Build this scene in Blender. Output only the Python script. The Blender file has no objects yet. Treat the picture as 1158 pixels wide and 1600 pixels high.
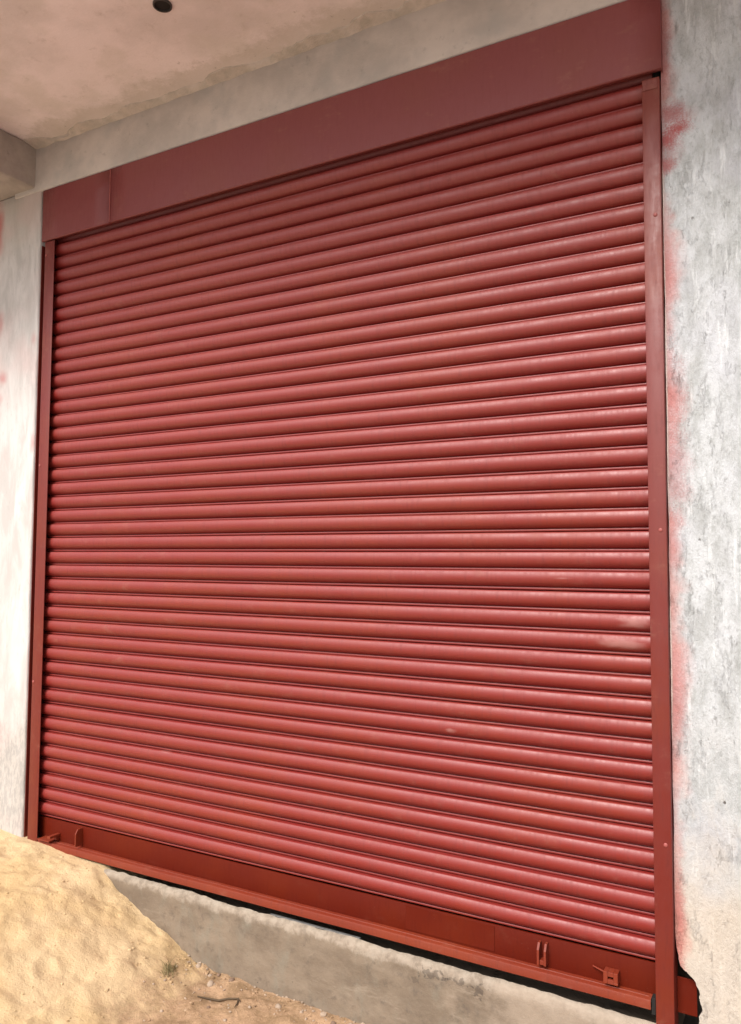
import bpy, bmesh, math, random
from mathutils import Vector, Matrix, noise
random.seed(7)
S = bpy.context.scene
COL = S.collection
R = math.radians

# ------------------------------------------------------------------ camera, sky, sun, exposure
cam = bpy.data.cameras.new('camera')
co = bpy.data.objects.new('camera', cam); COL.objects.link(co); S.camera = co
cam.sensor_fit = 'VERTICAL'; cam.sensor_height = 36.0
cam.lens = 36.0 * 1251.389 / 1600.0
cam.clip_start = 0.05; cam.clip_end = 1000
yaw, pitch, roll = -0.51026, 0.0595, 0.00538
fwd = Vector((math.sin(yaw)*math.cos(pitch), math.cos(yaw)*math.cos(pitch), math.sin(pitch)))
rt = Vector((math.cos(yaw), -math.sin(yaw), 0)); up = rt.cross(fwd)
r2 = rt*math.cos(roll) + up*math.sin(roll); u2 = -rt*math.sin(roll) + up*math.cos(roll)
M = Matrix((r2, u2, -fwd)).transposed().to_4x4()
M.translation = Vector((3.71914, -2.99596, 1.39092))
co.matrix_world = M

SUN_FROM = Vector((-0.08, -1.0, 1.06)).normalized()
W = bpy.data.worlds.new('World'); S.world = W; W.use_nodes = True
wn = W.node_tree.nodes; wl = W.node_tree.links
bg = wn['Background']; bg.inputs[1].default_value = 0.06
sky = wn.new('ShaderNodeTexSky'); sky.sky_type = 'NISHITA'; sky.sun_disc = False
sky.sun_elevation = math.asin(SUN_FROM.z)
sky.sun_rotation = math.atan2(SUN_FROM.x, SUN_FROM.y)
sky.air_density = 1.2; sky.dust_density = 3.0
hs = wn.new('ShaderNodeHueSaturation'); hs.inputs['Saturation'].default_value = 0.55
wl.new(sky.outputs[0], hs.inputs['Color']); wl.new(hs.outputs[0], bg.inputs[0])
sl = bpy.data.lights.new('sun', 'SUN'); sl.energy = 1.5; sl.angle = R(26); sl.color = (1.0, 0.97, 0.93)
so = bpy.data.objects.new('sun', sl); COL.objects.link(so)
so.rotation_euler = (-SUN_FROM).to_track_quat('-Z', 'Y').to_euler(); so.location = (0, -6, 8)
S.render.engine = 'CYCLES'
S.view_settings.view_transform = 'Standard'; S.view_settings.look = 'None'
S.view_settings.gamma = 1.0; S.view_settings.use_curve_mapping = False
S.view_settings.exposure = 1.56
S.cycles.max_bounces = 8; S.cycles.diffuse_bounces = 5
S.render.resolution_x = 741; S.render.resolution_y = 1024

# ------------------------------------------------------------------ node helper
class NT:
    def __init__(s, name):
        s.m = bpy.data.materials.new(name); s.m.use_nodes = True
        s.t = s.m.node_tree; s.n = s.t.nodes; s.l = s.t.links
        s.p = s.n['Principled BSDF']
        g = s.n.new('ShaderNodeNewGeometry'); s.pos = g.outputs['Position']; s.nrm = g.outputs['Normal']
        sx = s.n.new('ShaderNodeSeparateXYZ'); s.l.new(s.pos, sx.inputs[0])
        s.x, s.y, s.z = sx.outputs
    def put(s, sock, v):
        if isinstance(v, (int, float)): sock.default_value = v
        elif isinstance(v, (tuple, list)):
            sock.default_value = tuple(v) + ((1.0,) if len(sock.default_value) == 4 and len(v) == 3 else ())
        else: s.l.new(v, sock)
    def math(s, op, a, b=0.0, c=0.0, clamp=False):
        n = s.n.new('ShaderNodeMath'); n.operation = op; n.use_clamp = clamp
        for i, v in enumerate((a, b, c)): s.put(n.inputs[i], v)
        return n.outputs[0]
    def mul(s, a, b): return s.math('MULTIPLY', a, b)
    def add(s, a, b): return s.math('ADD', a, b)
    def sstep(s, v, lo, hi, a=0.0, b=1.0):
        n = s.n.new('ShaderNodeMapRange'); n.interpolation_type = 'SMOOTHSTEP'
        for i, q in enumerate((v, lo, hi, a, b)): s.put(n.inputs[i], q)
        return n.outputs[0]
    def scale(s, sx, sy, sz, loc=(0, 0, 0)):
        n = s.n.new('ShaderNodeMapping'); s.l.new(s.pos, n.inputs[0])
        n.inputs['Scale'].default_value = (sx, sy, sz); n.inputs['Location'].default_value = loc
        return n.outputs[0]
    def noise(s, sc, vec=None, detail=4, rough=0.55, dist=0.0):
        n = s.n.new('ShaderNodeTexNoise'); s.l.new(vec or s.pos, n.inputs['Vector'])
        n.inputs['Scale'].default_value = sc; n.inputs['Detail'].default_value = detail
        n.inputs['Roughness'].default_value = rough; n.inputs['Distortion'].default_value = dist
        return n.outputs[0]
    def voro(s, sc, vec=None):
        n = s.n.new('ShaderNodeTexVoronoi'); s.l.new(vec or s.pos, n.inputs['Vector'])
        n.inputs['Scale'].default_value = sc
        return n.outputs['Distance']
    def mix(s, f, a, b):
        n = s.n.new('ShaderNodeMix'); n.data_type = 'RGBA'
        s.put(n.inputs[0], f); s.put(n.inputs[6], a); s.put(n.inputs[7], b)
        return n.outputs[2]
    def blob(s, cx, cz, rx, rz, wob=None, soft=1.0):
        dx = s.mul(s.math('SUBTRACT', s.x, cx), 1.0/rx); dz = s.mul(s.math('SUBTRACT', s.z, cz), 1.0/rz)
        d = s.math('SQRT', s.add(s.mul(dx, dx), s.mul(dz, dz)))
        if wob is not None: d = s.add(d, wob)
        return s.sstep(d, 1.0, 1.0 - soft)
    def bump(s, h, strength, dist):
        n = s.n.new('ShaderNodeBump'); n.inputs['Strength'].default_value = strength
        n.inputs['Distance'].default_value = dist; s.l.new(h, n.inputs['Height'])
        s.l.new(n.outputs[0], s.p.inputs['Normal'])
    def done(s, col, rough, spec=0.5, metal=0.0):
        s.put(s.p.inputs['Base Color'], col); s.put(s.p.inputs['Roughness'], rough)
        s.p.inputs['Specular IOR Level'].default_value = spec; s.p.inputs['Metallic'].default_value = metal
        return s.m

def red_paint(name, base, warm, rough=0.42, scuffs=False, spec=0.5, da=0.22, fa=0.45):
    n = NT(name)
    big = n.noise(2.3, detail=3)
    col = n.mix(n.sstep(big, 0.42, 0.70, 0, 0.75), base, warm)
    fine = n.noise(30, n.scale(3.0, 1, 0.5), detail=5)
    dark = tuple(c*0.72 for c in base)
    col = n.mix(n.sstep(fine, 0.50, 0.75, 0, fa), col, dark)
    dust = n.noise(9, n.scale(1, 1, 1.6, (4, 2, 1)), detail=6, rough=0.7)
    col = n.mix(n.sstep(dust, 0.56, 0.76, 0, da), col, (0.30, 0.14, 0.09))
    speck = n.noise(140, detail=2)
    col = n.mix(n.sstep(speck, 0.72, 0.78, 0, 0.30), col, (0.34, 0.16, 0.13))
    scr = n.noise(7, n.scale(0.6, 1, 14, (3, 1, 5)), detail=5, rough=0.75)
    col = n.mix(n.sstep(scr, 0.66, 0.74, 0, 0.30), col, (0.34, 0.14, 0.11))
    if scuffs:
        wob = n.mul(n.add(n.noise(22, n.scale(0.6, 1, 1.6), detail=5), -0.5), 1.6)
        for (cx, cz, rx, rz, a) in ((3.13, 1.170, .075, .030, .60), (3.09, 1.092, .095, .026, .55),
                                    (2.42, 0.715, .030, .012, .5), (2.88, 1.325, .05, .006, .4), (0.9, 0.45, .05, .01, .25)):
            col = n.mix(n.mul(n.blob(cx, cz, rx, rz, wob, 0.9), a), col, (0.42, 0.20, 0.18))
    n.bump(n.add(n.mul(fine, 0.4), n.noise(160, detail=2)), 0.10, 0.002)
    r = n.sstep(n.add(n.mul(dust, 0.6), n.mul(fine, 0.4)), 0.3, 0.7, rough-0.07, rough+0.16)
    return n.done(col, r, spec)

RED = (0.210, 0.0105, 0.0068)
M_SLAT = red_paint('slat red oxide paint', RED, (0.220, 0.016, 0.005), 0.50, True, 0.85)
M_GUIDE = red_paint('guide red oxide paint', (0.150, 0.0125, 0.0075), (0.165, 0.019, 0.004), 0.46, True, 0.6)
M_HOOD = red_paint('cover red oxide paint', (0.20, 0.040, 0.040), (0.20, 0.044, 0.036), 0.45, da=0.30, fa=0.15)
M_BAR = red_paint('bottom bar orange red paint', (0.094, 0.0058, 0.0005), (0.112, 0.0095, 0.0006), 0.60, spec=0.18, da=0.06, fa=0.3)
M_ANGLE = red_paint('skylit angle strip orange red paint', (0.175, 0.019, 0.0045), (0.20, 0.026, 0.005), 0.55)  # lighter than the bar: sky light on its top is put into the colour

def plaster_right():
    n = NT('grey white wall plaster')
    st = n.noise(6.5, n.scale(2.0, 1, 0.85), detail=9, rough=0.76, dist=0.15)
    bl = n.noise(3.2, n.scale(1.6, 1, 0.8, (3, 0, 7)), detail=6, rough=0.65)
    fi = n.noise(38, n.scale(1.4, 1, 0.85), detail=6, rough=0.7)
    col = n.mix(n.sstep(st, 0.36, 0.62), (0.39, 0.395, 0.39), (0.55, 0.56, 0.57))
    col = n.mix(n.sstep(bl, 0.54, 0.74, 0, 0.65), col, (0.335, 0.335, 0.315))
    col = n.mix(n.sstep(fi, 0.53, 0.70, 0, 0.60), col, (0.27, 0.275, 0.265))
    tint = n.noise(2.1, n.scale(1, 1, 1, (6, 6, 1)), detail=3)
    col = n.mix(n.sstep(tint, 0.40, 0.65, 0, 0.35), col, (0.50, 0.49, 0.56))
    grit = n.noise(95, n.scale(1.3, 1, 0.8), detail=4, rough=0.8)
    col = n.mix(n.sstep(grit, 0.60, 0.72, 0, 0.45), col, (0.20, 0.20, 0.19))
    scr = n.noise(16, n.scale(2.6, 1, 0.30, (1, 0, 2)), detail=5, rough=0.6)
    col = n.mix(n.sstep(scr, 0.57, 0.70, 0, 0.6), col, (0.70, 0.71, 0.71))
    chip = n.sstep(n.noise(8, n.scale(2.2, 1, 0.75, (7, 0, 4)), detail=9, rough=0.80), 0.55, 0.64)
    col = n.mix(n.mul(chip, 0.42), col, (0.61, 0.615, 0.62))
    chip2 = n.sstep(n.noise(11, n.scale(2.2, 1, 0.7, (17, 0, 9)), detail=9, rough=0.82), 0.58, 0.70)
    col = n.mix(n.mul(chip2, 0.60), col, (0.27, 0.27, 0.255))
    # beige band near the ground
    wob = n.mul(n.add(n.noise(4, detail=5), -0.5), 0.55)
    low = n.sstep(n.add(n.z, wob), 0.46, 0.18)
    col = n.mix(n.mul(low, 0.75), col, n.mix(n.sstep(bl, 0.35, 0.7), (0.60, 0.50, 0.395), (0.50, 0.42, 0.335)))
    low2 = n.sstep(n.add(n.z, wob), 0.95, 0.55)
    col = n.mix(n.mul(n.mul(low2, n.sstep(st, 0.44, 0.60)), 0.35), col, (0.42, 0.37, 0.31))
    # pits
    pit = n.sstep(n.voro(10, n.scale(1, 1, 0.8)), 0.055, 0.03)
    pit = n.mul(pit, n.sstep(n.noise(3, n.scale(1, 1, 1, (8, 1, 3))), 0.52, 0.58))
    col = n.mix(n.mul(pit, 0.8), col, (0.10, 0.085, 0.07))
    # red overspray beside the guide
    w1 = n.noise(3.4, n.scale(1, 1, 1, (2, 2, 5)), detail=4, rough=0.6)
    w2 = n.noise(26, n.scale(1, 1, 0.5), detail=6, rough=0.75)
    reach = n.sstep(w1, 0.34, 0.68, 0.012, 0.080)
    d = n.math('DIVIDE', n.math('SUBTRACT', n.x, 3.256), reach)
    band = n.sstep(n.add(d, n.mul(n.add(w2, -0.5), 0.9)), 1.15, 0.1)
    col = n.mix(n.mul(band, n.sstep(w1, 0.35, 0.62, 0.22, 0.60)), col, (0.56, 0.17, 0.13))
    wob2 = n.add(n.mul(n.add(n.noise(14, detail=4), -0.5), 0.9), n.mul(n.add(n.noise(150, detail=3, rough=0.8), -0.5), 1.3))
    for (cx, cz, rx, rz, a) in ((3.315, 2.945, .070, .045, .95), (3.275, 2.910, .070, .055, .90), (3.285, 3.005, .085, .065, .70), (3.34, 2.99, .06, .05, .30),
                                (3.265, 2.815, .050, .055, .75), (3.285, 2.86, .06, .06, .35), (3.275, 1.985, .075, .22, .50), (3.285, 1.72, .075, .26, .50), (3.27, 1.45, .05, .2, .35),
                                (3.27, 0.90, .065, .30, .45), (3.27, 0.22, .036, .25, .55), (3.26, 3.25, .050, .30, .60), (3.26, 0.03, .03, .12, .5),
                                (3.265, 2.40, .045, .40, .35)):
        col = n.mix(n.mul(n.blob(cx, cz, rx, rz, wob2, 0.95), a), col, (0.36, 0.070, 0.066))
    for (cz, rz) in ((2.05, .75), (1.05, .35), (2.72, .12)):
        col = n.mix(n.mul(n.blob(3.256, cz, .0085, rz, n.mul(wob2, .6), .5), .75), col, (0.70, 0.60, 0.53))
    n.bump(n.add(n.add(n.add(n.mul(st, 0.9), n.mul(fi, 0.6)), n.mul(n.math('SUBTRACT', chip, chip2), 0.18)), n.add(n.mul(pit, -0.5), n.mul(grit, 0.25))), 0.9, 0.012)
    return n.done(col, 0.85, 0.3)

def plaster_pillar():
    n = NT('pale pillar plaster')
    st = n.noise(5, n.scale(2.4, 2.4, 0.6), detail=7, rough=0.65, dist=0.5)
    fi = n.noise(34, n.scale(1.8, 1.8, 0.6), detail=6, rough=0.7)
    col = n.mix(n.sstep(st, 0.35, 0.65), (0.46, 0.43, 0.41), (0.61, 0.57, 0.55))
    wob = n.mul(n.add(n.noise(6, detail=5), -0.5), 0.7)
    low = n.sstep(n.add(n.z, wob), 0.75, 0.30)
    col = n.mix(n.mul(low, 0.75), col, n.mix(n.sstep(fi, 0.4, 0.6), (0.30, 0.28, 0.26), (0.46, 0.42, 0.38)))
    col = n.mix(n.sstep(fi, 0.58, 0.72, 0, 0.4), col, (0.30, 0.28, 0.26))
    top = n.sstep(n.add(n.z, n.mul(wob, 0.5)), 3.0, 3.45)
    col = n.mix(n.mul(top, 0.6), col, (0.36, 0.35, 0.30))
    wob2 = n.mul(n.add(n.noise(12, detail=4), -0.5), 0.9)
    pink = n.noise(2.2, n.scale(1, 1, 1, (5, 0, 0)), detail=3)
    col = n.mix(n.sstep(pink, 0.42, 0.65, 0.0, 0.30), col, (0.66, 0.42, 0.40))
    for (cx, cz, rx, rz, a) in ((-.44, 3.30, .07, .22, .8), (-.40, 2.75, .05, .10, .45), (-.36, 2.42, .06, .06, .6), (-.40, 2.30, .06, .05, .4),
                                (-.085, 2.03, .03, .08, .45), (-.10, 2.62, .035, .06, .35), (-.42, 1.6, .05, .3, .3)):
        col = n.mix(n.mul(n.blob(cx, cz, rx, rz, wob2, 0.95), a), col, (0.48, 0.13, 0.12))
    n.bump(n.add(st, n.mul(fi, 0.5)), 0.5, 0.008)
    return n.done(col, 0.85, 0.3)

def plaster_ceiling():
    n = NT('pinkish ceiling plaster')
    a = n.noise(1.6, detail=6, rough=0.6); b = n.noise(11, detail=6, rough=0.7); c = n.noise(45, detail=4)
    col = n.mix(n.sstep(a, 0.38, 0.62), (0.72, 0.65, 0.64), (0.90, 0.81, 0.82))
    col = n.mix(n.sstep(b, 0.56, 0.76, 0, 0.35), col, (0.38, 0.32, 0.27))
    gr = n.noise(2.6, n.scale(1, 1, 1, (3, 3, 3)), detail=5, rough=0.65)
    col = n.mix(n.sstep(gr, 0.48, 0.66, 0, 0.4), col, (0.66, 0.61, 0.55))
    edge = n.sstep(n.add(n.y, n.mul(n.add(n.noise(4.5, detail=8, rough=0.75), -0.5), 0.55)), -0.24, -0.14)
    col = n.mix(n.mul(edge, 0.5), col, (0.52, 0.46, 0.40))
    crack = n.sstep(n.noise(26, detail=6, rough=0.8), 0.60, 0.68)
    col = n.mix(n.mul(crack, n.mul(n.sstep(n.y, -0.45, -0.15), 0.55)), col, (0.26, 0.21, 0.17))
    n.bump(n.add(n.add(a, n.mul(b, 0.5)), n.mul(c, 0.15)), 0.5, 0.010)
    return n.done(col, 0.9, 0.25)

def concrete(name, c1, c2, c3, sc=4.0, bump=0.5):
    n = NT(name)
    a = n.noise(sc, detail=7, rough=0.65); b = n.noise(sc*6, detail=6, rough=0.7); c = n.noise(sc*1.7, n.scale(1, 1, 1, (9, 4, 2)), detail=5)
    col = n.mix(n.sstep(a, 0.35, 0.65), c1, c2)
    col = n.mix(n.sstep(c, 0.50, 0.72, 0, 0.6), col, c3)
    col = n.mix(n.sstep(b, 0.58, 0.75, 0, 0.45), col, tuple(q*0.55 for q in c1))
    n.bump(n.add(a, n.mul(b, 0.5)), bump, 0.010)
    return n.done(col, 0.88, 0.3)

def plinth_mat():
    n = NT('rough step concrete')
    a = n.noise(3.2, n.scale(1, 1, 1.4), detail=7, rough=0.65); b = n.noise(24, detail=6, rough=0.7)
    c = n.noise(7, n.scale(1.3, 1, 0.7, (9, 4, 2)), detail=6, rough=0.7)
    col = n.mix(n.sstep(a, 0.35, 0.65), (0.160, 0.120, 0.086), (0.235, 0.180, 0.130))
    col = n.mix(n.sstep(c, 0.50, 0.72, 0, 0.55), col, (0.20, 0.18, 0.14))
    col = n.mix(n.sstep(b, 0.52, 0.72, 0, 0.65), col, (0.115, 0.09, 0.07))
    sm = n.noise(9, n.scale(0.5, 1, 2.2, (2, 2, 2)), detail=7, rough=0.75)
    col = n.mix(n.sstep(sm, 0.56, 0.70, 0, 0.5), col, (0.30, 0.24, 0.18))
    # worn arris with its skylit paleness painted in, and a pale patch near the guide
    zz = n.add(n.z, n.mul(n.x, 0.0115))
    rim = n.sstep(n.add(zz, n.mul(n.add(c, -0.5), 0.10)), -0.204, -0.182)
    col = n.mix(n.mul(rim, n.sstep(b, 0.38, 0.62, 0.70, 0.25)), col, (0.38, 0.315, 0.25))
    pal = n.sstep(n.add(n.x, n.mul(n.add(a, -0.5), 1.8)), 2.35, 2.75)
    col = n.mix(n.mul(pal, 0.5), col, (0.36, 0.285, 0.22))
    wob = n.mul(n.add(n.noise(55, detail=5), -0.5), 5.0)
    for (cx, cz, rx, rz, am) in ((2.36, -.225, .05, .022, .5), (2.47, -.225, .045, .016, .45), (2.56, -.235, .025, .025, .5), (2.29, -.265, .02, .015, .3)):
        col = n.mix(n.mul(n.blob(cx, cz, rx, rz, wob, 0.4), am), col, (0.05, 0.04, 0.035))
    pit = n.mul(n.sstep(n.voro(16), 0.06, 0.03), n.sstep(n.noise(5), 0.55, 0.6))
    col = n.mix(n.mul(pit, 0.8), col, (0.07, 0.055, 0.045))
    n.bump(n.add(n.add(a, n.mul(b, 0.45)), n.mul(c, 0.6)), 0.7, 0.012)
    return n.done(col, 0.9, 0.25)

def ground_mat():
    n = NT('dry yellow sand and dirt')
    a = n.noise(2.4, detail=6, rough=0.6); b = n.noise(13, detail=7, rough=0.7); g = n.noise(210, detail=3, rough=0.8)
    col = n.mix(n.sstep(a, 0.36, 0.64), (0.55, 0.385, 0.20), (0.59, 0.43, 0.25))
    col = n.mix(n.sstep(b, 0.52, 0.74, 0, 0.42), col, (0.53, 0.34, 0.19))
    col = n.mix(n.sstep(g, 0.58, 0.72, 0, 0.38), col, (0.32, 0.20, 0.10))
    spk = n.noise(60, detail=4, rough=0.75)
    col = n.mix(n.sstep(spk, 0.66, 0.73, 0, 0.55), col, (0.27, 0.18, 0.09))
    # trodden reddish dirt away from the pile
    wob = n.mul(n.add(n.noise(4.5, detail=6, rough=0.7), -0.5), 0.8)
    dirt = n.sstep(n.add(n.add(n.x, n.mul(n.y, 0.12)), wob), 0.98, 1.30)
    dc = n.mix(n.sstep(b, 0.38, 0.62), (0.25, 0.155, 0.085), (0.42, 0.265, 0.16))
    dc = n.mix(n.sstep(g, 0.52, 0.66, 0, 0.6), dc, (0.17, 0.105, 0.06))
    dc = n.mix(n.sstep(spk, 0.62, 0.70, 0, 0.5), dc, (0.56, 0.42, 0.30))
    col = n.mix(n.mul(dirt, 0.92), col, dc)
    far = n.sstep(n.add(n.y, n.mul(wob, 1.5)), -1.9, -3.0)
    col = n.mix(n.mul(far, 0.85), col, (0.34, 0.31, 0.285))
    n.bump(n.add(n.add(n.mul(b, 1.0), n.mul(spk, 0.5)), n.mul(g, 0.25)), 0.8, 0.012)
    return n.done(col, 0.95, 0.15)

M_WALL = plaster_right(); M_PILLAR = plaster_pillar(); M_CEIL = plaster_ceiling()
M_LINTEL = concrete('lintel plaster', (0.45, 0.405, 0.375), (0.57, 0.51, 0.47), (0.41, 0.39, 0.37), 3.5)
M_BEAM = concrete('beam plaster', (0.34, 0.30, 0.28), (0.42, 0.375, 0.34), (0.30, 0.28, 0.25), 5)
M_PATCH = concrete('flaking grey plaster', (0.48, 0.425, 0.38), (0.60, 0.52, 0.47), (0.40, 0.36, 0.31), 9, 0.9)
M_INNER = concrete('shade-darkened inner masonry', (0.075, 0.065, 0.055), (0.10, 0.09, 0.075), (0.06, 0.055, 0.045), 4)  # colour darkened so the broken hole and the inside look unlit
M_PLINTH = plinth_mat(); M_GROUND = ground_mat()
def simple(name, col, rough, spec=0.4, var=0.3, sc=40, metal=0.0):
    n = NT(name); f = n.noise(sc, detail=4)
    return n.done(n.mix(f, tuple(c*(1-var) for c in col), tuple(c*(1+var) for c in col)), rough, spec, metal)
M_PVC = simple('grey conduit plastic', (0.055, 0.052, 0.048), 0.5)
M_DARK = simple('painted shade black', (0.012, 0.010, 0.009), 0.8)  # near-black standing in for shade in conduit, bar gap and cover
M_STONE = simple('pale stone', (0.35, 0.26, 0.19), 0.85, 0.3, 0.35, 60)
M_STONE2 = simple('brown stone', (0.20, 0.13, 0.09), 0.85, 0.3, 0.35, 60)
M_TWIG = simple('dry twig bark', (0.085, 0.055, 0.03), 0.85)
M_STRAW = simple('dry weed', (0.17, 0.13, 0.055), 0.8)
M_STRIP = simple('dull grey strip', (0.20, 0.19, 0.18), 0.5, 0.5, 0.4, 30, 0.3)
M_SCREW = simple('painted screw', (0.30, 0.075, 0.065), 0.45)

# ------------------------------------------------------------------ mesh helpers
def obj(name, bm, mat, parent=None, smooth=None):
    me = bpy.data.meshes.new(name); bm.normal_update(); bm.to_mesh(me); bm.free()
    me.materials.append(mat)
    if smooth is not None:
        for p in me.polygons: p.use_smooth = True
        me.set_sharp_from_angle(angle=R(smooth))
    o = bpy.data.objects.new(name, me); COL.objects.link(o)
    if parent: o.parent = parent
    return o
def thing(name, label, cat, loc=(0, 0, 0), group=None):
    o = bpy.data.objects.new(name, None); COL.objects.link(o); o.location = loc; o.empty_display_size = 0.1
    o['label'] = label; o['category'] = cat
    if group: o['group'] = group
    return o
def tag(o, label, cat, group=None):
    o['label'] = label; o['category'] = cat
    if group: o['group'] = group
    return o
def box(bm, x0, x1, y0, y1, z0, z1, bev=0.0):
    vs = [bm.verts.new((x, y, z)) for x in (x0, x1) for y in (y0, y1) for z in (z0, z1)]
    fs = [bm.faces.new([vs[i] for i in q]) for q in ((0, 1, 3, 2), (4, 6, 7, 5), (0, 4, 5, 1), (2, 3, 7, 6), (0, 2, 6, 4), (1, 5, 7, 3))]
    if bev:
        es = list({e for f in fs for e in f.edges})
        bmesh.ops.bevel(bm, geom=es, offset=bev, segments=2, affect='EDGES', profile=0.5)
def bx(*a, bev=0.0):
    bm = bmesh.new(); box(bm, *a, bev=bev); return bm
def tube(bm, pts, rad, seg=6):
    rings = []
    for i, p in enumerate(pts):
        p = Vector(p); d = (Vector(pts[min(i+1, len(pts)-1)]) - Vector(pts[max(i-1, 0)])).normalized()
        a = d.cross(Vector((0.13, 0.2, 1))).normalized(); b = d.cross(a)
        r = rad[i] if isinstance(rad, (list, tuple)) else rad
        rings.append([bm.verts.new(p + (a*math.cos(t) + b*math.sin(t))*r) for t in [2*math.pi*k/seg for k in range(seg)]])
    for q, w in zip(rings, rings[1:]):
        for k in range(seg): bm.faces.new((q[k], q[(k+1) % seg], w[(k+1) % seg], w[k]))
    bm.faces.new(rings[0][::-1]); bm.faces.new(rings[-1])
def rough_box(x0, x1, y0, y1, z0, z1, cell, amp, fr=6.0, bev=0.01):
    """box cut into cells, arrises rounded, every point nudged by smooth noise"""
    bm = bmesh.new(); box(bm, x0, x1, y0, y1, z0, z1)
    if bev: bmesh.ops.bevel(bm, geom=bm.edges[:], offset=bev, segments=2, affect='EDGES', profile=0.5)
    for ax, lo, hi in ((0, x0, x1), (1, y0, y1), (2, z0, z1)):
        k = int((hi-lo)/cell)
        for i in range(1, k):
            c = [0, 0, 0]; c[ax] = lo + (hi-lo)*i/k
            nn = [0, 0, 0]; nn[ax] = 1
            bmesh.ops.bisect_plane(bm, geom=bm.verts[:]+bm.edges[:]+bm.faces[:], plane_co=c, plane_no=nn)
    for v in bm.verts:
        v.co += noise.noise_vector(v.co*fr)*amp + noise.noise_vector(v.co*fr*4)*amp*0.4
    return bm

# ------------------------------------------------------------------ ground
PILE = [(-9, -.16), (-2, -.12), (-.3, -.092), (.1, -.125), (.35, -.150), (.53, -.160), (.64, -.225), (.84, -.315), (1.02, -.385), (1.17, -.462), (1.30, -.487), (1.6, -.492), (2.1, -.480), (3, -.50), (60, -.50)]
def lerp(tab, x):
    for (a, b), (c, d) in zip(tab, tab[1:]):
        if x <= c: return b + (d-b)*max(0, (x-a)/(c-a))
    return tab[-1][1]
random.seed(21)
DENT = [(random.uniform(-.3, 1.25), -random.uniform(.16, 1.15), random.uniform(.030, .085), random.uniform(.003, .011)) for _ in range(60)]
def gz(x, y):
    yy = min(max(-y-.06, 0), 3.0)
    u = x + 0.16*yy*yy - 0.10*yy + 0.035*noise.noise(Vector((x*2.2, y*2.2, 3)))
    w = .02 + .22*min(yy*1.6, 1)
    u += .09*min(yy*2, 1)*noise.noise(Vector((x*1.1+5, y*1.6, 8)))
    z = sum(lerp(PILE, u + w*(k-3)/3) for k in range(7))/7
    z -= 0.03*min(yy, 2.0)*(1 if x < 1 else 0.3)
    near = 1.0 if abs(x-1.5) < 4 and y > -3 else 0.0
    v = Vector((x, y, 0))
    n1 = noise.noise(v*2.3)*.020 + noise.noise(v*7)*.013 + noise.noise(v*17)*.0075 + noise.noise(v*36)*.0045 + noise.noise(v*70)*.0030
    if y > -.12 and x < .5: n1 *= .35
    elif y > -.2 and x < 1.4: n1 += .010*noise.noise(v*16+Vector((3, 0, 0))) + .006*noise.noise(v*40)
    if near and -.4 < x < 1.4 and -1.3 < y < -.08:
        for a, b, c, d in DENT:
            q = ((x-a)**2 + (y-b)**2)/(c*c)
            if q < 5: z += d*(.55*math.exp(-(q-1.6)**2*1.2) - math.exp(-q*1.3))
    return z + n1*near
def axis(lo, hi, fine_lo, fine_hi, step):
    a = [fine_lo]; s = step
    while a[-1] > lo: s *= 1.35; a.append(max(lo, a[-1]-s))
    a = a[::-1]; k = int((fine_hi-fine_lo)/step)
    a += [fine_lo + (fine_hi-fine_lo)*i/k for i in range(1, k+1)]; s = step
    while a[-1] < hi: s *= 1.35; a.append(min(hi, a[-1]+s))
    return a
xs = axis(-300, 300, -0.6, 2.6, 0.013); ys = axis(-300, 300, -1.3, -0.02, 0.013)
bm = bmesh.new()
gv = [[bm.verts.new((x, y, gz(x, y) if y < 0.3 else -0.62)) for x in xs] for y in ys]
for q, w in zip(gv, gv[1:]):
    for i in range(len(xs)-1): bm.faces.new((q[i], q[i+1], w[i+1], w[i]))
g = obj('ground', bm, M_GROUND, smooth=180); g['kind'] = 'structure'

# ------------------------------------------------------------------ building (wall, pillar, lintel, ceiling, beam, step)
B = thing('shop_building', 'weathered pale plaster and concrete shopfront around the red shutter', 'building', (0, 0, -.5))
B.location = (0, 0, 0)
obj('pillar', rough_box(-.80, -.072, -.055, .30, -.70, 3.4885, .05, .0032), M_PILLAR, B, 60)
obj('lintel', rough_box(-.30, 3.30, -.062, .30, 3.462, 3.728, .06, .0022), M_LINTEL, B, 60)
obj('beam', rough_box(-.80, -.118, -1.05, .04, 3.490, 3.729, .06, .004), M_BEAM, B, 60)
obj('ceiling', bx(-6, 8, -1.06, 5.0, 3.731, 3.93), M_CEIL, B)
# flaking plaster along the ceiling joint
bm = bmesh.new(); prev = None; x = -.14
while x < 3.3:
    w = 0.035 + 0.11*max(0, noise.noise(Vector((x*1.7, 0, 1)))+.15) + 0.045*noise.noise(Vector((x*5, 4, 1))) + .014*noise.noise(Vector((x*17, 4, 1))) + .006*noise.noise(Vector((x*60, 4, 1)))
    w = max(.012, w)
    cur = [bm.verts.new(p) for p in ((x, -.058, 3.7300 - .020 + .008*noise.noise(Vector((x*12, 0, 0)))), (x, -.075, 3.716 + .005*noise.noise(Vector((x*20, 5, 0)))), (x, -.06-w, 3.7255), (x, -.062-w, 3.7315))]
    if prev:
        for k in range(3): bm.faces.new((prev[k], prev[k+1], cur[k+1], cur[k]))
    prev = cur; x += .011
obj('plaster_patch', bm, M_PATCH, B, 40)
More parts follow.
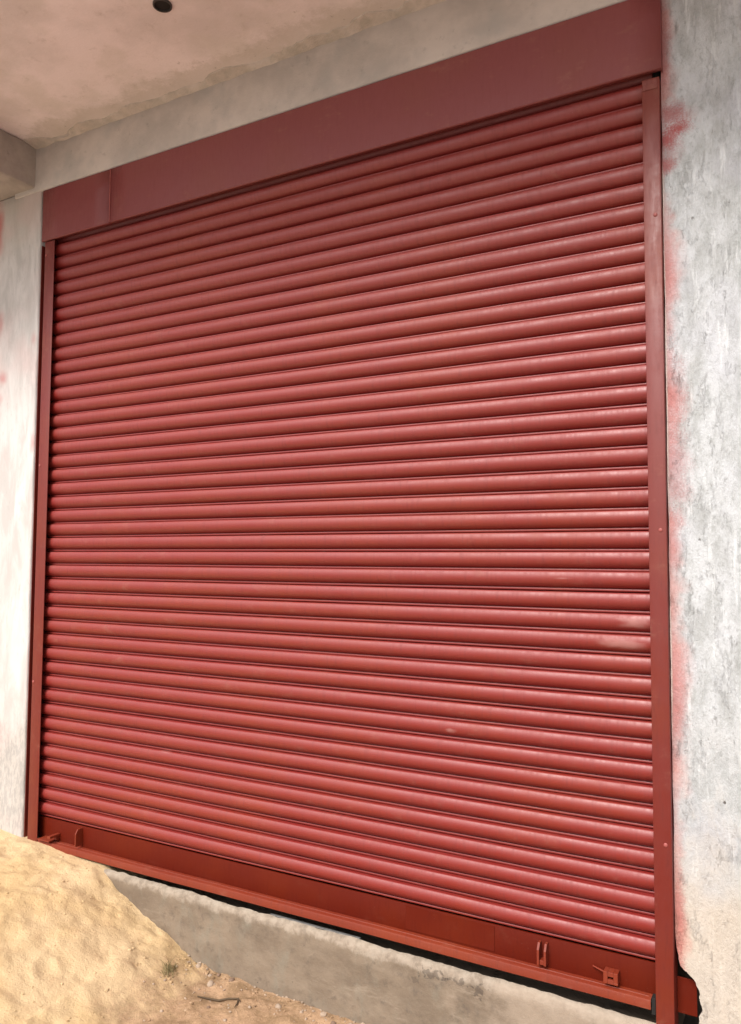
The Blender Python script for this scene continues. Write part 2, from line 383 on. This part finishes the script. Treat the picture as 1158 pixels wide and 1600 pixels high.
# right-hand wall: plaster coat with a ragged edge along the guide and a broken hole at its foot
out = [(8, 3.73), (3.258, 3.73)]
z = 3.70
while z > 0.10:
    out.append((3.2575 + .0016*abs(noise.noise(Vector((0, 0, z*14)))) + .0045*max(0, noise.noise(Vector((0, 3, z*5)))), z)); z -= .02
hole = [(3.262, .074), (3.267, .045), (3.271, .018), (3.282, .006), (3.294, .0), (3.303, -.010), (3.312, -.016), (3.321, -.027), (3.324, -.040), (3.331, -.050),
        (3.334, -.064), (3.330, -.072), (3.333, -.083), (3.338, -.100), (3.342, -.118), (3.334, -.127), (3.329, -.137), (3.331, -.150), (3.326, -.168), (3.324, -.20), (3.318, -.24), (3.30, -.30), (3.27, -.36), (3.25, -.45)]
for (a, b), (c, d) in zip(hole, hole[1:]):
    for k in range(3):
        t = k/3; out.append((a+(c-a)*t + .0022*noise.noise(Vector((a*90+k, b*80, 1))), b+(d-b)*t))
out += [(3.25, -.8), (8, -.8)]
bm = bmesh.new()
f = bm.faces.new([bm.verts.new((x, -.020, z)) for x, z in out])
ex = bmesh.ops.extrude_face_region(bm, geom=[f])
for v in [q for q in ex['geom'] if isinstance(q, bmesh.types.BMVert)]:
    v.co.y = .035
    if v.co.z < .09 and v.co.x < 3.36: v.co.x += .006
bmesh.ops.recalc_face_normals(bm, faces=bm.faces[:])
bmesh.ops.triangulate(bm, faces=bm.faces[:])
obj('wall', bm, M_WALL, B)
bm = bmesh.new(); box(bm, 3.36, 8, .037, .30, -.8, 3.727); box(bm, 3.20, 3.36, .26, .30, -.8, 3.727); box(bm, 3.2575, 3.36, .037, .158, .12, 3.725); obj('masonry', bm, M_INNER, B)
bm = bmesh.new(); box(bm, -6, 8, 4.8, 5, -.8, 3.729); box(bm, -.80, -.60, .302, 4.79, -.8, 3.729); box(bm, 5.8, 6, .302, 4.79, -.8, 3.729)
obj('inner_wall', bm, M_INNER, B)
obj('wall', rough_box(-6, -.804, -.04, .28, -.8, 3.728, .2, .003), M_PILLAR, B, 60)
# step below the shutter
bm = bmesh.new(); prev = None; x = -.06
while x <= 3.255:
    zt = -.1650 - .0068*x
    prof = [(4.7, zt-.075), (.10, zt-.075), (.0, zt-.073), (-.022, zt-.070), (-.027, zt-.012), (-.035, zt-.001), (-.043, zt-.004), (-.050, zt-.009), (-.055, zt-.017), (-.058, zt-.028)] + [(-.0585-.0006*k, zt-.034-.02*k) for k in range(1, 20)] + [(-.07, -.8)]
    cur = []
    for k, (y, zz) in enumerate(prof):
        v = Vector((x, y, zz))
        if 1 < k < len(prof)-1:
            v += noise.noise_vector(v*6)*.007 + noise.noise_vector(v*19)*.0050 + noise.noise_vector(v*45)*.0032
        cur.append(bm.verts.new(v))
    if prev:
        for k in range(len(prof)-1): bm.faces.new((prev[k], prev[k+1], cur[k+1], cur[k]))
    prev = cur; x += .016
bmesh.ops.recalc_face_normals(bm, faces=bm.faces[:])
for fc in bm.faces:
    pass
obj('step', bm, M_PLINTH, B, 60)
# conduit end in the ceiling
bm = bmesh.new(); cx, cy, ro, ri = 1.352, -.592, .040, .034
rg = []
for rr, zz in ((ro, 3.7315), (ro, 3.722), (ri, 3.722), (ri, 3.7300)):
    rg.append([bm.verts.new((cx+rr*math.cos(t), cy+rr*math.sin(t), zz)) for t in [2*math.pi*k/24 for k in range(24)]])
for q, w in zip(rg, rg[1:]):
    for k in range(24): bm.faces.new((q[k], q[(k+1) % 24], w[(k+1) % 24], w[k]))
bmesh.ops.recalc_face_normals(bm, faces=bm.faces[:])
ce = obj('conduit_end', bm, M_PVC, B, 40)
bm = bmesh.new(); bmesh.ops.create_circle(bm, cap_ends=True, segments=24, radius=ri-.0005)
for v in bm.verts: v.co = Vector((cx+v.co.x, cy+v.co.y, 3.7285))
for fc in bm.faces: fc.normal_flip()
obj('conduit_dark_disc', bm, M_DARK, ce)  # flat dark disc; its colour stands in for the unlit bore

# ------------------------------------------------------------------ roller shutter
SH = thing('roller_shutter', 'closed red roller shutter filling the shopfront opening', 'roller shutter', (0, 0, 0))
P = 0.075
prof = [(.0140, -.0005), (.0120, .0010), (.0085, .0020), (.0030, .0030), (.0012, .0050), (.0008, .0088), (.0022, .0112), (.0090, .0120), (.0095, .0135)]
RR, YC = .0380, .0160
for k in range(0, 17):
    an = R(-75 + 113*k/16)
    prof.append((YC - RR*math.cos(an), .0511 + RR*math.sin(an)))
prof += [(-.0115, P-.0001), (-.006, P+.0004), (.0140, P+.0004)]
NX = 70; L0, L1 = 0.0, 3.222
def slat_bm(sd):
    bm = bmesh.new(); prev = None
    dents = [(random.uniform(.1, 3.1), random.uniform(.03, .12), random.uniform(-.0005, .0022)) for _ in range(4)]
    for i in range(NX+1):
        x = L0 + (L1-L0)*i/NX
        wy = .0011*noise.noise(Vector((x*1.1, sd*3.7, 0))) + .0006*noise.noise(Vector((x*3.1, sd*1.7, 5)))
        for dx, dw, dd in dents: wy += dd*math.exp(-((x-dx)/dw)**2)
        wz = .0012*noise.noise(Vector((x*0.9, sd*2.3, 9)))
        cur = [bm.verts.new((x, y+wy, z+wz)) for (y, z) in prof]
        if prev:
            for k in range(len(prof)-1): bm.faces.new((prev[k], cur[k], cur[k+1], prev[k+1]))
        prev = cur
    bmesh.ops.recalc_face_normals(bm, faces=bm.faces[:])
    bk = [bm.verts.new((x, .0165, z)) for x in (L0, L1) for z in (-.0005, P-.0004)]
    bm.faces.new((bk[0], bk[1], bk[3], bk[2]))       # back sheet
    return bm
kinds = [obj('slat', slat_bm(q), M_SLAT, SH, 50) for q in range(14)]
for n_, i in enumerate(range(-2, 42)):
    if n_ < 14: o = kinds[n_]
    else: o = kinds[random.randrange(14)].copy(); COL.objects.link(o); o.parent = SH
    k = 41 - i
    o.location = (random.uniform(-.003, .003), random.uniform(-.0012, .0012), k*P + random.uniform(-.0008, .0008))
    o.rotation_euler = (random.uniform(-.022, .022), random.uniform(-.0004, .0004), random.uniform(-.0004, .0004))
    if i < 0:
        o.location.y += (.013, .065)[-i-1]; o.rotation_euler.x += (-.14, -.60)[-i-1]; o.location.z -= (.001, .006)[-i-1]

# bottom bar: plate + angle, lock lugs as sub-parts
bm = bmesh.new(); box(bm, .002, 3.222, -.006, .004, -.128, -.0025, bev=.0012)
bb = obj('bottom_bar', bm, M_BAR, SH, 40)
bm = bmesh.new()
pr = [(-.0065, -.109), (-.040, -.111), (-.0445, -.113), (-.046, -.117), (-.046, -.143), (-.044, -.145), (-.040, -.143), (-.040, -.118), (-.0065, -.116)]
prev = None
for i in range(33):
    x = .045 + (3.178-.045)*i/32
    dz = .0020*noise.noise(Vector((x*1.7, 0, 0))); dy = .0015*noise.noise(Vector((x*2.1, 7, 0)))
    cur = [bm.verts.new((x, y+dy, z+dz)) for y, z in pr]
    if prev:
        for k in range(len(pr)): bm.faces.new((prev[k], prev[(k+1) % len(pr)], cur[(k+1) % len(pr)], cur[k]))
    else: bm.faces.new(cur[::-1])
    prev = cur
bm.faces.new(prev); bmesh.ops.recalc_face_normals(bm, faces=bm.faces[:])
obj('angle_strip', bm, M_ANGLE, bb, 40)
# a raised weld ridge along the top of the angle
bm = bmesh.new(); tube(bm, [(.05 + 3.12*i/80, -.026+.0008*math.sin(i*1.7), -.1095+.0020*noise.noise(Vector(((.05 + 3.12*i/80)*1.7, 0, 0)))) for i in range(81)], .0022, 6)
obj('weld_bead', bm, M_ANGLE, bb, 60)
# splice line in the plate
obj('splice_plate', bx(2.22, 2.60, -.0085, -.0065, -.1015, -.006, bev=.0006), M_BAR, bb)
# far lock lugs
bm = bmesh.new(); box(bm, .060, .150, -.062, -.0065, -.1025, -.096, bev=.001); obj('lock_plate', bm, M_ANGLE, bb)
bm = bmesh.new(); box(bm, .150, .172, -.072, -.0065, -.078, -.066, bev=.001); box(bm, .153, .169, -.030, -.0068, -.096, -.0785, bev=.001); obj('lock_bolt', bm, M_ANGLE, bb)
def eye_plate(x, t, y0, z0, z1, hole=True):
    """thin plate square to the shutter with clipped front corner"""
    bm = bmesh.new()
    o2 = [(-.0067, z0), (y0, z0), (y0, z1-.022), (y0+.014, z1), (-.0067, z1)]
    a = [bm.verts.new((x-t/2, y, z)) for y, z in o2]; b = [bm.verts.new((x+t/2, y, z)) for y, z in o2]
    bm.faces.new(a); bm.faces.new(b[::-1])
    for k in range(5): bm.faces.new((a[k], b[k], b[(k+1) % 5], a[(k+1) % 5]))
    bmesh.ops.recalc_face_normals(bm, faces=bm.faces[:]); return bm
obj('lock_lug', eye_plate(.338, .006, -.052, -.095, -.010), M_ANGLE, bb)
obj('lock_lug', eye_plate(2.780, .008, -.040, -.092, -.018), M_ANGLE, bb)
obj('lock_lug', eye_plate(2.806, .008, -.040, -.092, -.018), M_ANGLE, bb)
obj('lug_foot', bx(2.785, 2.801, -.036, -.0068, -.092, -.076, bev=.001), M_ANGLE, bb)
# square staple with an open end
bm = bmesh.new(); xa, xb, za, zb, w = 3.018, 3.068, -.094, -.054, .015
box(bm, xa, xa+w, -.044, -.0068, za, zb, bev=.001); box(bm, xb-w, xb, -.044, -.0068, za, zb, bev=.001)
box(bm, xa+w+.0003, xb-w-.0003, -.044, -.0068, zb-w, zb, bev=.001); box(bm, xa+w+.0003, xb-w-.0003, -.044, -.0068, za, za+w, bev=.001)
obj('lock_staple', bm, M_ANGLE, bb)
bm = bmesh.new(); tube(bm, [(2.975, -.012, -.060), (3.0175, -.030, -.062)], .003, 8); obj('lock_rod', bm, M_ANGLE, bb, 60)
obj('end_gap_block', bx(3.180, 3.1935, -.040, -.0068, -.160, -.1045, bev=.001), M_DARK, bb)  # black block filling the gap beside the guide, shade given as colour

# guide rails
def rail(x0, x1, outer, z0, z1, inner):
    bm = bmesh.new()
    box(bm, x0, x1, -.050, -.0455, z0, z1, bev=.0015)                      # front flange
    if outer == 'right': box(bm, x1-.0045, x1, -.0452, .034, z0, z1)
    else: box(bm, x0, x0+.0045, -.0452, .034, z0, z1)
    return bm
gr = obj('guide_rail', rail(3.196, 3.2555, 'right', -.40, 3.142, 0), M_GUIDE, SH, 40)
obj('rail_tab', bx(3.199, 3.250, -.0525, -.0505, 3.100, 3.136, bev=.0006), M_GUIDE, gr)
gl = obj('guide_rail', rail(-.034, .043, 'left', -.140, 3.160, 0), M_GUIDE, SH, 40)
bm = bmesh.new(); box(bm, -.0695, -.0665, -.044, .030, -.128, 3.150); box(bm, -.0662, -.0345, .004, .008, -.128, 3.150)
obj('edge_angle', bm, M_GUIDE, gl)
def screw(x, y, z, par):
    bm = bmesh.new(); bmesh.ops.create_uvsphere(bm, u_segments=10, v_segments=6, radius=.0075)
    for v in bm.verts: v.co = Vector((x+v.co.x, y+v.co.y*.45, z+v.co.z))
    return obj('screw', bm, M_SCREW, par, 60)
for z_ in (3.085, 1.9, .72): screw(-.024, -.050, z_, gl)
for z_ in (2.633, 1.50, .42): screw(3.236, -.050, z_, gr)
obj('base_plate', bx(3.2565, 3.320, .012, .018, -.156, -.037, bev=.001), M_BAR, gr)

obj('end_plate', bx(-.0295, -.0060, -.040, .36, 3.120, 3.452), M_GUIDE, SH)
obj('end_plate', bx(3.2285, 3.2500, .000, .36, 3.131, 3.452), M_DARK, SH)  # darker than the other end plate: shade inside the cover as colour
# box cover above the curtain: two sheets and an end return
def cover(x0, x1, y):
    bm = bmesh.new(); n = max(2, int((x1-x0)/.12)); prev = None
    pr = [(.020, 3.172), (.020-.004, 3.1695), (y+.004, 3.1655), (y, 3.1690), (y, 3.26), (y, 3.36), (y, 3.4575), (y+.02, 3.4590)]
    for i in range(n+1):
        x = x0+(x1-x0)*i/n
        cur = []
        for k, (yy, zz) in enumerate(pr):
            b = (.0042*noise.noise(Vector((x*1.6, 0, zz*3))) + .0018*noise.noise(Vector((x*4.5, 0, zz*6)))) if 3 < k < 6 else 0
            cur.append(bm.verts.new((x, yy+b, zz + (.0012*noise.noise(Vector((x*1.3, 2, 0))) if k in (2, 3) else 0))))
        if prev:
            for k in range(len(pr)-1): bm.faces.new((prev[k], prev[k+1], cur[k+1], cur[k]))
        prev = cur
    # the lip folds back only 16 mm
    for v in bm.verts:
        if v.co.z > 3.168 and v.co.z < 3.174 and v.co.y > 0: v.co.y -= .050
    bmesh.ops.recalc_face_normals(bm, faces=bm.faces[:]); return bm
def solid(o, t=.002):
    m = o.modifiers.new('sheet', 'SOLIDIFY'); m.thickness = t; m.offset = -1
solid(obj('cover_panel', cover(-.053, .4795, -.0585), M_HOOD, SH, 35))
solid(obj('cover_panel', cover(.4830, 3.2655, -.0605), M_HOOD, SH, 35))
bm = bmesh.new(); tube(bm, [(.4812, -.0605+.0006*math.sin(i*2.3), 3.170+.287*i/30) for i in range(31)], .0034, 6)
obj('weld_seam', bm, M_SCREW, SH, 60)
obj('cover_end', bx(3.2615, 3.2645, -.056, -.0206, 3.170, 3.455), M_HOOD, SH)

# ------------------------------------------------------------------ small things on the ground
tag(obj('grey_strip', bx(1.56, 2.02, -.034, -.020, -.1790, -.1755, bev=.001), M_STRIP), 'thin dull grey strip lying in the gap under the shutter', 'grey strip')  # thin grey bar set on the step edge below the bottom bar
def stone_bm(r, sd):
    bm = bmesh.new(); bmesh.ops.create_icosphere(bm, subdivisions=2, radius=r)
    for v in bm.verts:
        v.co *= 1 + .35*noise.noise(v.co/r*1.3 + Vector((sd, 0, 0))); v.co.z *= .7
    return bm
ST = [(1.205, -.085, .017, 0), (1.285, -.10, .014, 0), (1.322, -.085, .012, 1), (1.40, -.09, .016, 1), (1.335, -.155, .022, 0), (1.69, -.140, .018, 0), (1.885, -.096, .017, 0),
      (1.80, -.13, .010, 0), (1.56, -.33, .011, 0), (1.95, -.12, .014, 1), (1.44, -.29, .009, 1), (2.02, -.10, .016, 0), (1.30, -.42, .010, 0), (1.60, -.22, .009, 0)]
SL = ['pale stone at the very edge where the sand pile meets the step', 'rounded pale stone just right of the sand pile edge, touching the step', 'dark brown stone touching the step beside the pale ones',
      'brown stone against the step, furthest right of the cluster by the sand pile', 'largest pale stone of the cluster, just above the twig', 'pale stone alone on the dirt right of the twig tip', 'pale stone hugging the step, at the lower edge of the picture',
      'tiny pale pebble between two larger pale stones by the step', 'pale pebble below the right end of the twig', 'brown stone close to the step near the lower edge', 'tiny brown pebble directly below the twig', 'rightmost pale stone along the foot of the step',
      'pale pebble on the dirt below and left of the twig', 'tiny pale pebble right beside the twig tip']
for i, (x, y, r, k) in enumerate(ST):
    o = obj('stone', stone_bm(r*.8, i*3.3), (M_STONE, M_STONE2)[k], None, 60)
    o.location = (x, y, gz(x, y)+r*.12); o.rotation_euler = (0, 0, i*1.3)
    tag(o, SL[i], 'stone', 'small stones at the foot of the step')
bm = bmesh.new()
pts = [(1.36, -.27), (1.40, -.25), (1.445, -.232), (1.49, -.222), (1.53, -.205), (1.548, -.215)]
tube(bm, [(x, y, gz(x, y)+.006) for x, y in pts], [.002, .004, .0045, .004, .0035, .0015], 6)
t = [(1.53, -.205), (1.545, -.235), (1.552, -.26)]
tube(bm, [(x, y, gz(x, y)+.006) for x, y in t], [.003, .003, .0015], 5)
tag(obj('twig', bm, M_TWIG, None, 60), 'thin dark dry twig lying on the dirt below the sand pile', 'twig')
bm = bmesh.new()
for i in range(46):
    a = random.uniform(0, 6.283); rr = random.uniform(0, .035); x = 1.17+rr*math.cos(a); y = -.235+rr*1.3*math.sin(a)
    h = random.uniform(.02, .062); lx, ly = random.uniform(-.04, .04), random.uniform(-.04, .04); zg = gz(x, y)-.003
    w = .0022; pv = None
    for k in range(4):
        t = k/3; c = Vector((x+lx*t*t, y+ly*t*t, zg+h*t*(1-.25*t)))
        cur = (bm.verts.new(c+Vector((w*(1-t*.8), 0, 0))), bm.verts.new(c-Vector((w*(1-t*.8), w*.5, 0))))
        if pv: bm.faces.new((pv[0], pv[1], cur[1], cur[0]))
        pv = cur
tag(obj('dry_weed', bm, M_STRAW), 'small dry weed tuft at the foot of the sand pile', 'weed')
# loose clods and crumbs, far too many to count
bm = bmesh.new()
for i in range(1500):
    x = random.uniform(-.3, 2.3); y = -.075 - random.random()**1.3*1.1
    if x > 1.05 and random.random() < .2: y = -.075-random.random()*.06
    r = .0010 + .0062*random.random()**5
    if x > 1.05: r *= 1.25
    q = bmesh.ops.create_icosphere(bm, subdivisions=1, radius=r)
    c = Vector((x, y, gz(x, y)+r*.25)); sc = Vector((random.uniform(.7, 1.4), random.uniform(.7, 1.4), random.uniform(.5, .9)))
    for v in q['verts']:
        v.co = c + Vector((v.co.x*sc.x, v.co.y*sc.y, v.co.z*sc.z))*random.uniform(.55, 1.25)
o = obj('sand_clods', bm, M_GROUND); o['kind'] = 'stuff'

bm = bmesh.new()
for i in range(420):
    x = random.uniform(1.12, 2.5); y = -.068 - .55*random.random()**2.2
    r = .0015 + .0060*random.random()**4
    q = bmesh.ops.create_icosphere(bm, subdivisions=1, radius=r)
    c = Vector((x, y, gz(x, y)+r*.3)); sc = Vector((random.uniform(.7, 1.5), random.uniform(.7, 1.5), random.uniform(.5, .9)))
    for v in q['verts']: v.co = c + Vector((v.co.x*sc.x, v.co.y*sc.y, v.co.z*sc.z))*random.uniform(.6, 1.25)
o = obj('gravel', bm, M_STONE); o['kind'] = 'stuff'
